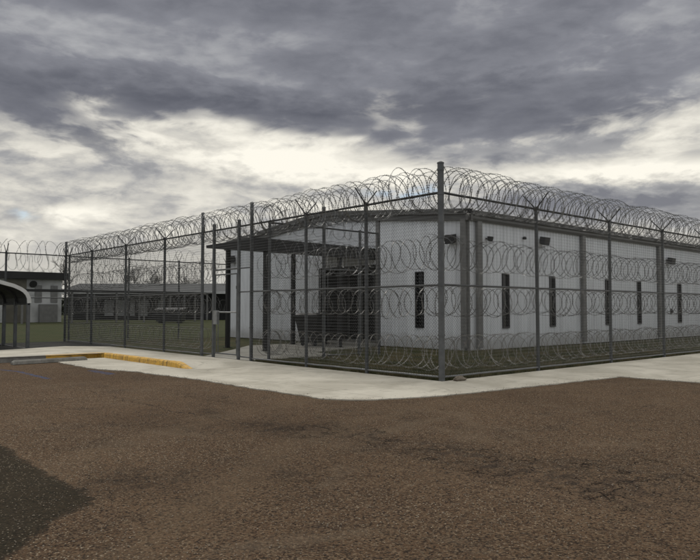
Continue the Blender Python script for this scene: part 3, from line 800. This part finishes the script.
# trims and downspouts
def vbox(name, mat, x0, x1, y0, y1, z0, z1, b=.008, parent=None):
    mb = MB(); mb.box(x0, x1, y0, y1, z0, z1, b); return mb.build(name, mat, parent or bl, org=ORG)
vbox('corner_trim', 'dark_trim', BX-.045, BX-.002, BY-.045, BY+.15, .02, ZE-.06)
for x in (8.13, 14.90, 21.85, 28.8, 35.8, 42.6):
    d = vbox('downspout', 'dark_trim', x-.125, x+.125, BY-.16, BY-.03, .10, ZE-.05, .02)
vbox('corner_downspout', 'dark_trim', BX-.14, BX-.03, BY+.04, BY+.27, .10, ZE+.02, .02)
vbox('left_corner_trim', 'black', BX-.06, BX-.002, BYE-.22, BYE+.04, .02, ZE-.05)
vbox('recess_trim', 'dark_trim', BX-.06, BX-.001, 9.62, 9.80, .02, gt(4.3)-.05)
# slit windows
def slit(face, c, w, z0, z1):
    fm = MB(); pm = MB(); t = .05
    if face == 'y':
        y0, y1 = BY-.05, BY+.06
        fm.box(c-w-t, c-w, y0, y1, z0, z1); fm.box(c+w, c+w+t, y0, y1, z0, z1); fm.box(c-w-t, c+w+t, y0, y1, z1, z1+t); fm.box(c-w-t, c+w+t, y0, y1, z0-t, z0)
        pm.box(c-w, c+w, BY+.02, BY+.035, z0, z1)
    else:
        x0, x1 = BX-.05, BX+.06
        fm.box(x0, x1, c-w-t, c-w, z0, z1); fm.box(x0, x1, c+w, c+w+t, z0, z1); fm.box(x0, x1, c-w-t, c+w+t, z1, z1+t); fm.box(x0, x1, c-w-t, c+w+t, z0-t, z0)
        pm.box(BX+.02, BX+.035, c-w, c+w, z0, z1)
    f = fm.build('window', 'black', bl, org=ORG); pm.build('pane', 'glass', f, org=ORG)
for x in wins_x: slit('y', x, .15, .78, 2.60)
slit('x', 7.61, .13, .78, 2.68)
# wall lights
def floodlight(name, x, y, z, nx_, ny_, s=1.0):
    hd = MB(); tx, ty = -ny_, nx_
    def P(o, t, zz_): return (x+nx_*o+tx*t, y+ny_*o+ty*t, z+zz_)
    w, h, d = .19*s, .14*s, .16*s
    vs = [P(.12, -w, -h), P(.12, w, -h), P(.12, w, h), P(.12, -w, h), P(.12+d, -w*.9, -h*1.1-.04), P(.12+d, w*.9, -h*1.1-.04), P(.12+d+.06, w*.9, h*.7), P(.12+d+.06, -w*.9, h*.7)]
    hd.add(vs, [(0, 3, 2, 1), (4, 5, 6, 7), (0, 1, 5, 4), (1, 2, 6, 5), (2, 3, 7, 6), (3, 0, 4, 7)])
    f = hd.build(name, 'black', bl, org=ORG)
    a = MB(); a.tube([P(0, 0, 0), P(.13, 0, 0)], .035*s, 8); a.tube([P(0, 0, 0), P(.02, 0, 0)], .08*s, 10); a.build('bracket', 'black', f, org=ORG)
    l = MB(); e_ = .004
    l.add([P(.12+d+e_, -w*.75, -h*.9-.03), P(.12+d+e_, w*.75, -h*.9-.03), P(.12+d+.05+e_, w*.75, h*.5), P(.12+d+.05+e_, -w*.75, h*.5)], [(0, 1, 2, 3)])
    l.build('lens', 'lens', f, org=ORG)
floodlight('floodlight', BX, 6.02, 3.78, -1, 0)
floodlight('floodlight', 8.65, BY, 3.80, 0, -1, .5)
floodlight('floodlight', 11.95, BY, 3.95, 0, -1, 1.0)
floodlight('floodlight', 22.9, BY, 3.72, 0, -1, 1.1)
floodlight('floodlight', BX, 19.9, 3.85, -1, 0, 1.2)
mb = MB(); mb.tube([(10.83, BY-.02, 3.97), (10.83, BY-.10, 3.97), (10.83, BY-.13, 3.93)], [.05, .06, .04], 10); mb.build('wall_sensor', 'black', bl, True, org=ORG)
mb = MB(); mb.tube([(23.2, BY-.03, 1.3), (23.2, BY-.12, 1.28)], .06, 8); mb.box(23.1, 23.3, BY-.05, BY-.026, 1.18, 1.42); mb.build('hose_bib', 'black', bl, org=ORG)
# recessed entrance with glazed doors
RX = BX+1.6
mb = MB()
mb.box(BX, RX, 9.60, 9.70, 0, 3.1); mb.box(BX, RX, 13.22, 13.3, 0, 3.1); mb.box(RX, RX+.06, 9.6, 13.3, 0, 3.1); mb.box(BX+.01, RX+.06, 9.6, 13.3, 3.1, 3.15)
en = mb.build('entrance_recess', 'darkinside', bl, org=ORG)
mb = MB()
for y in (9.78, 10.62, 11.46, 12.30, 13.14): mb.box(RX-.08, RX-.01, y-.045, y+.045, .02, 3.05)
for z in (.08, 2.2, 3.02): mb.box(RX-.075, RX-.012, 9.74, 13.18, z-.045, z+.045)
dr = mb.build('door_frame', 'dark_trim', en, org=ORG)
mb = MB(); mb.box(RX-.05, RX-.04, 9.8, 13.1, .12, 3.0); mb.build('glass_door', 'glass', dr, org=ORG)
vbox('entrance_step', 'walk', BX-.9, RX-.1, 9.72, 13.2, .0, .10, .01)
# canopy
cn = MB()
yN, yF, xO = 9.84, 13.0, 2.22
zN0, zN1, zF0, zF1 = 3.32, 3.74, 3.60, 3.70
vs = [(xO, yN, zN0), (BX-.03, yN, zN0-.06), (BX-.03, yF, zF0), (xO, yF, zF0), (xO, yN, zN1), (BX-.03, yN, zN1-.04), (BX-.03, yF, zF1+.02), (xO, yF, zF1)]
cn.add(vs, [(3, 2, 1, 0), (4, 5, 6, 7), (0, 1, 5, 4), (1, 2, 6, 5), (2, 3, 7, 6), (3, 0, 4, 7)])
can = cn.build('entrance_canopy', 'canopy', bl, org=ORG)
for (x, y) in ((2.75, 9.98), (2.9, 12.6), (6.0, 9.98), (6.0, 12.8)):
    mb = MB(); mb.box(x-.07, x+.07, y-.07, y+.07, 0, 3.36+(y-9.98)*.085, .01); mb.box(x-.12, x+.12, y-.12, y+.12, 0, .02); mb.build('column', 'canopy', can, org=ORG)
# wheeled bin beside the entrance
bn = empty('wheeled_bin', 'large black tapered wheeled bin on the entrance walk under the canopy', 'bin', (6.1, 11.6, .0), R(20))
mb = MB(); b0, b1 = (.42, .34), (.60, .50)
vs = [(sx*b0[0], sy*b0[1], .14) for sx, sy in ((-1, -1), (1, -1), (1, 1), (-1, 1))]+[(sx*b1[0], sy*b1[1], 1.12) for sx, sy in ((-1, -1), (1, -1), (1, 1), (-1, 1))]
mb.add(vs, [(3, 2, 1, 0), (4, 5, 6, 7), (0, 1, 5, 4), (1, 2, 6, 5), (2, 3, 7, 6), (3, 0, 4, 7)]); mb.build('tub', 'bin', bn)
mb = MB(); mb.box(-.64, .64, -.54, .54, 1.12, 1.18, .03); mb.add([(-.6, -.5, 1.18), (.6, -.5, 1.18), (.6, .5, 1.18), (-.6, .5, 1.18), (-.45, -.35, 1.25), (.45, -.35, 1.25), (.45, .35, 1.25), (-.45, .35, 1.25)], [(4, 5, 6, 7), (0, 1, 5, 4), (1, 2, 6, 5), (2, 3, 7, 6), (3, 0, 4, 7)]); mb.build('lid', 'bin', bn)
for sx in (-1, 1):
    for sy in (-1, 1):
        mb = MB(); mb.tube([(sx*.36-.025, sy*.28, .075), (sx*.36+.025, sy*.28, .075)], .075, 14); mb.build('wheel', 'black', bn, True)

# ================================================================== CARPORT
cp = empty('carport', 'open metal carport with rounded white edge standing on dark gravel at the far left', 'carport', (-3.05, 15.4, 0))
# cross-section (x, z) measured from the right-hand eave
sec = [(.02, 1.60), (.0, 1.78), (-.06, 1.92), (-.16, 2.03), (-.28, 2.11), (-.50, 2.21), (-.95, 2.33), (-1.6, 2.50), (-2.4, 2.71)]
sec = sec+[(-4.8-x, z) for x, z in sec[-2::-1]]
def arch(mb, y0, y1, t, zo=0.0, sc=1.0, drop=0):
    n = len(sec)
    P = np.array(sec); T = np.gradient(P, axis=0); T /= np.linalg.norm(T, axis=1)[:, None]; N = np.stack([T[:, 1], -T[:, 0]], 1)
    A = P+N*zo; Bq = P+N*(zo-t)
    vs = [(x, y0, z) for x, z in A]+[(x, y1, z) for x, z in A]+[(x, y0, z) for x, z in Bq]+[(x, y1, z) for x, z in Bq]
    fs = []
    for i in range(n-1):
        fs += [(i, i+1, n+i+1, n+i), (2*n+i+1, 2*n+i, 3*n+i, 3*n+i+1), (i+1, i, 2*n+i, 2*n+i+1), (n+i, n+i+1, 3*n+i+1, 3*n+i)]
    fs += [(0, n, 3*n, 2*n), (n-1, 3*n-1, 4*n-1, 2*n-1)]
    mb.add(vs, fs)
mb = MB(); arch(mb, .0, 4.9, .012); mb.build('roof_sheet', 'underside', cp)
mb = MB(); arch(mb, -.03, .03, .12, zo=.02); mb.build('edge_trim', 'white_fascia', cp)
for y in (.12, 1.5, 2.95, 4.7):
    mb = MB(); arch(mb, y-.03, y+.03, .06, zo=-.015); mb.build('rib', 'galv_dark', cp)
for y in (.05, 1.5, 2.95, 4.7):
    for x in (-.03, -4.77):
        mb = MB(); mb.box(x-.05, x+.05, y-.05, y+.05, .03, 1.66, .006); mb.build('post', 'galv', cp)
mb = MB()
for x in (-.03, -4.77): mb.box(x-.035, x+.035, 0, 4.75, 1.545, 1.60); mb.box(x-.03, x+.03, 0, 4.75, .03, .09)
mb.build('side_rail', 'galv_dark', cp)

# ================================================================== BEYOND THE COMPOUND
# pale block building at the far left
fb = empty('far_building', 'pale flat-roofed building with dark fascia across the lawn at the left', 'building', (0, 66.2, 0))
FO = (0, 66.2, 0)
mb = MB(); mb.box(-40, 14.9, 66.2, 78, 0, 4.55); mb.build('wall', 'farwall', fb, org=FO)
mb = MB(); mb.box(-41, 15.5, 65.6, 79, 4.55, 5.27, .02); mb.build('roof_fascia', 'darkinside', fb, org=FO)
mb = MB(); mb.box(9.2, 11.3, 66.05, 66.19, 0, 4.5); mb.build('block_panel', 'tanwall', fb, org=FO)
for x in (12.5, 14.1): mb = MB(); mb.box(x-.35, x+.35, 66.12, 66.19, 2.1, 3.9); mb.build('window', 'dark_trim', fb, org=FO)
for x in (13.2,): mb = MB(); mb.box(x-.7, x+1.1, 65.5, 66.1, 0, 1.9, .05); mb.build('service_cabinet', 'dark_trim', fb, org=FO)
mb = MB(); mb.tube([(11.9, 66.1, 4.1), (11.9, 65.9, 4.0)], [.3, .4], 12); mb.build('round_lamp', 'black', fb, org=FO)
mb = MB(); mb.box(-2, -1, 66.1, 66.19, 0, 2.2); mb.build('door', 'black', fb, org=FO)
# covered walkway
cw = empty('covered_walkway', 'flat dark covered walkway on thin posts in front of the far buildings', 'walkway', (4, 60, 0)); CO = (4, 60, 0)
mb = MB(); mb.box(8.6, 29, 59.0, 61.2, 3.10, 3.30); mb.build('roof', 'canopy', cw, org=CO)
for x in (9.0, 13.6, 15.1, 18.1, 21.1, 24.1, 27.1):
    mb = MB(); mb.box(x-.08, x+.08, 59.2, 59.36, 0, 3.1); mb.build('post', 'dark_trim', cw, org=CO)
# long low porch building square to the view
fa = Vector((20.5, 79.4)); fb2 = Vector((37.5, 64.2)); dd = (fb2-fa).normalized()
pb = empty('porch_building', 'long low building with grey sheet roof and dark porch beyond the rear fence', 'building', (fa.x, fa.y, 0), math.atan2(dd.y, dd.x))
Lb = (fb2-fa).length+6
mb = MB(); mb.box(-1.5, Lb, 3.0, 12, 0, 3.5); mb.build('wall', 'darkinside', pb)
mb = MB(); mb.add([(-2, .0, 3.65), (Lb+1, .0, 3.65), (Lb+1, 7.5, 4.95), (-2, 7.5, 4.95), (-2, 15, 3.6), (Lb+1, 15, 3.6), (-2, 0, 3.5), (Lb+1, 0, 3.5), (-2, 15, 3.5), (Lb+1, 15, 3.5)],
                 [(0, 1, 2, 3), (3, 2, 5, 4), (6, 7, 1, 0), (8, 9, 7, 6), (0, 3, 4, 8, 6), (1, 7, 9, 5, 2)]); mb.build('roof', 'roofmetal', pb)
mb = MB(); mb.box(-2, Lb+1, -.06, -.01, 3.35, 3.68); mb.build('fascia', 'farwall', pb)
for x in np.arange(0, Lb, 2.9):
    mb = MB(); mb.box(x-.1, x+.1, .05, .25, 0, 3.5); mb.build('porch_post', 'dark_trim', pb)
for x0, x1 in ((3.2, 4.4), (4.8, 6.2), (6.6, 7.2), (8.0, 8.9), (10.3, 11.2)):
    mb = MB(); mb.box(x0, x1, 2.9, 2.98, .5, 2.6); mb.build('wall_panel', 'farwall', pb)
for x in (2.0, 9.5, 13.0, 16.8):
    mb = MB(); mb.box(x-.5, x+.5, 2.9, 2.99, 0, 2.2); mb.build('door', 'black', pb)
# dumpster on the lawn
dm = empty('dumpster', 'dark open-topped dumpster on the grass beyond the rear fence', 'dumpster', (21.3, 53.6, 0), R(-42))
mb = MB(); mb.add([(-1.2, -.8, .15), (1.2, -.8, .15), (1.2, .8, .15), (-1.2, .8, .15), (-1.45, -.9, 1.35), (1.45, -.9, 1.35), (1.45, .9, 1.55), (-1.45, .9, 1.55)],
                  [(3, 2, 1, 0), (4, 5, 6, 7), (0, 1, 5, 4), (1, 2, 6, 5), (2, 3, 7, 6), (3, 0, 4, 7)]); mb.build('body', 'bin', dm)
mb = MB(); mb.box(-1.5, 1.5, -.98, -.88, .75, .95); mb.build('lift_sleeve', 'black', dm)
for x in (-.9, .9): mb = MB(); mb.box(x-.12, x+.12, -.7, .7, 0, .15); mb.build('skid', 'black', dm)

# ------------------------------------------------------------------ bare trees
def bare_tree(loc, h, seed, label, leafy=False, cat='tree', name='bare_tree', group=None):
    r = random.Random(seed); tr = MB(); tw = MB(); cl = []; sc_ = h*.0022
    def grow(mb, p, d, L, rad, lvl):
        pts = [p]; rs = [rad]; k = 4
        for i in range(k):
            d = (d+Vector((r.uniform(-.2, .2), r.uniform(-.2, .2), r.uniform(-.05, .16)))).normalized()
            p = p+d*L/k; pts.append(p); rs.append(rad*(1-.45*(i+1)/k))
        mb.tube([tuple(q) for q in pts], rs, 5 if lvl < 2 else 3, cap=False)
        if lvl >= 5: cl.append(p); return
        rad = max(rad, sc_*1.0)
        for _ in range(3 if lvl < 3 else 4):
            a = r.uniform(0, 2*math.pi); tilt = r.uniform(.35, .85)
            e1 = d.orthogonal().normalized(); e2 = d.cross(e1)
            nd = (d*math.cos(tilt)+(e1*math.cos(a)+e2*math.sin(a))*math.sin(tilt)).normalized()
            q = pts[r.choice([2, 3, 4])] if lvl else pts[r.choice([3, 4])]
            grow(tw, Vector(q), nd, L*r.uniform(.58, .80), rad*.55, lvl+1)
    grow(tr, Vector((0, 0, -.1)), Vector((0, 0, 1)), h*.30, h*.022, 0)
    root = empty(name, label, cat, loc, 0, group)
    tr.build('trunk', 'bark', root, True); tw.build('crown', 'bark', root)
    if leafy:
        rr = np.random.default_rng(seed); C = np.array([tuple(c) for c in cl]); n = len(C)*26
        c = C[rr.integers(0, len(C), n)]+rr.normal(0, h*.045, (n, 3)); a = rr.normal(0, 1, (n, 3)); b = rr.normal(0, 1, (n, 3)); s_ = h*.011
        a /= np.linalg.norm(a, axis=1)[:, None]; b /= np.linalg.norm(b, axis=1)[:, None]
        v = np.stack([c, c+a*s_, c+b*s_], 1).reshape(-1, 3)
        mb = MB(); mb.v = [v]; mb.n = len(v); mb.f = [(i, i+1, i+2) for i in range(0, len(v), 3)]; mb.build('foliage', 'shrub', root)
    return root
tl = [((26, 92), 9.6, 'bare winter tree behind the far corner post, leftmost of the trees'),
      ((30.5, 90), 9.8, 'tallest bare winter tree above the porch building roof'),
      ((35, 88), 9.0, 'bare winter tree just left of the second far fence post'),
      ((41, 86), 8.4, 'bare winter tree above the middle of the porch building roof'),
      ((48, 80), 7.8, 'bare winter tree near the right end of the porch building'),
      ((23, 98), 8.2, 'small bare tree directly behind the dark roof end of the pale building')]
for i, ((x, y), h, lab) in enumerate(tl): bare_tree((x, y, 0), h*1.22, 40+i, lab, group='bare trees beyond the buildings')
bare_tree((19.5, 100, 0), 8.3, 77, 'dark evergreen treetop showing above the roof of the pale building', leafy=True, name='evergreen_tree')
bare_tree((16.5, 103, 0), 7.9, 78, 'low dark evergreen behind the pale building, left of its neighbour', leafy=True, name='evergreen_tree')
# far woods closing the horizon
rr = np.random.default_rng(5); n = 60000
t = rr.uniform(-60, 260, n); hgt = 4.6+1.2*np.sin(t*.11)+.8*np.sin(t*.31+1)+.5*np.sin(t*.83); z = hgt*rr.uniform(0, 1, n)**.8
c = np.stack([t, 165-t*.35+rr.normal(0, 2.5, n), z], 1)+rr.normal(0, .35, (n, 3))
a = rr.normal(0, .42, (n, 3)); b = rr.normal(0, .42, (n, 3)); v_ = np.stack([c, c+a, c+b], 1).reshape(-1, 3)
mb = MB(); mb.v = [v_]; mb.n = len(v_); mb.f = [(i, i+1, i+2) for i in range(0, len(v_), 3)]
o = mb.build('far_woods', 'shrub'); tag(o, 'low dark line of distant woods along the horizon', 'woods', kind='stuff')
print('objects', len(bpy.data.objects), 'polys', sum(len(m.polygons) for m in bpy.data.meshes))
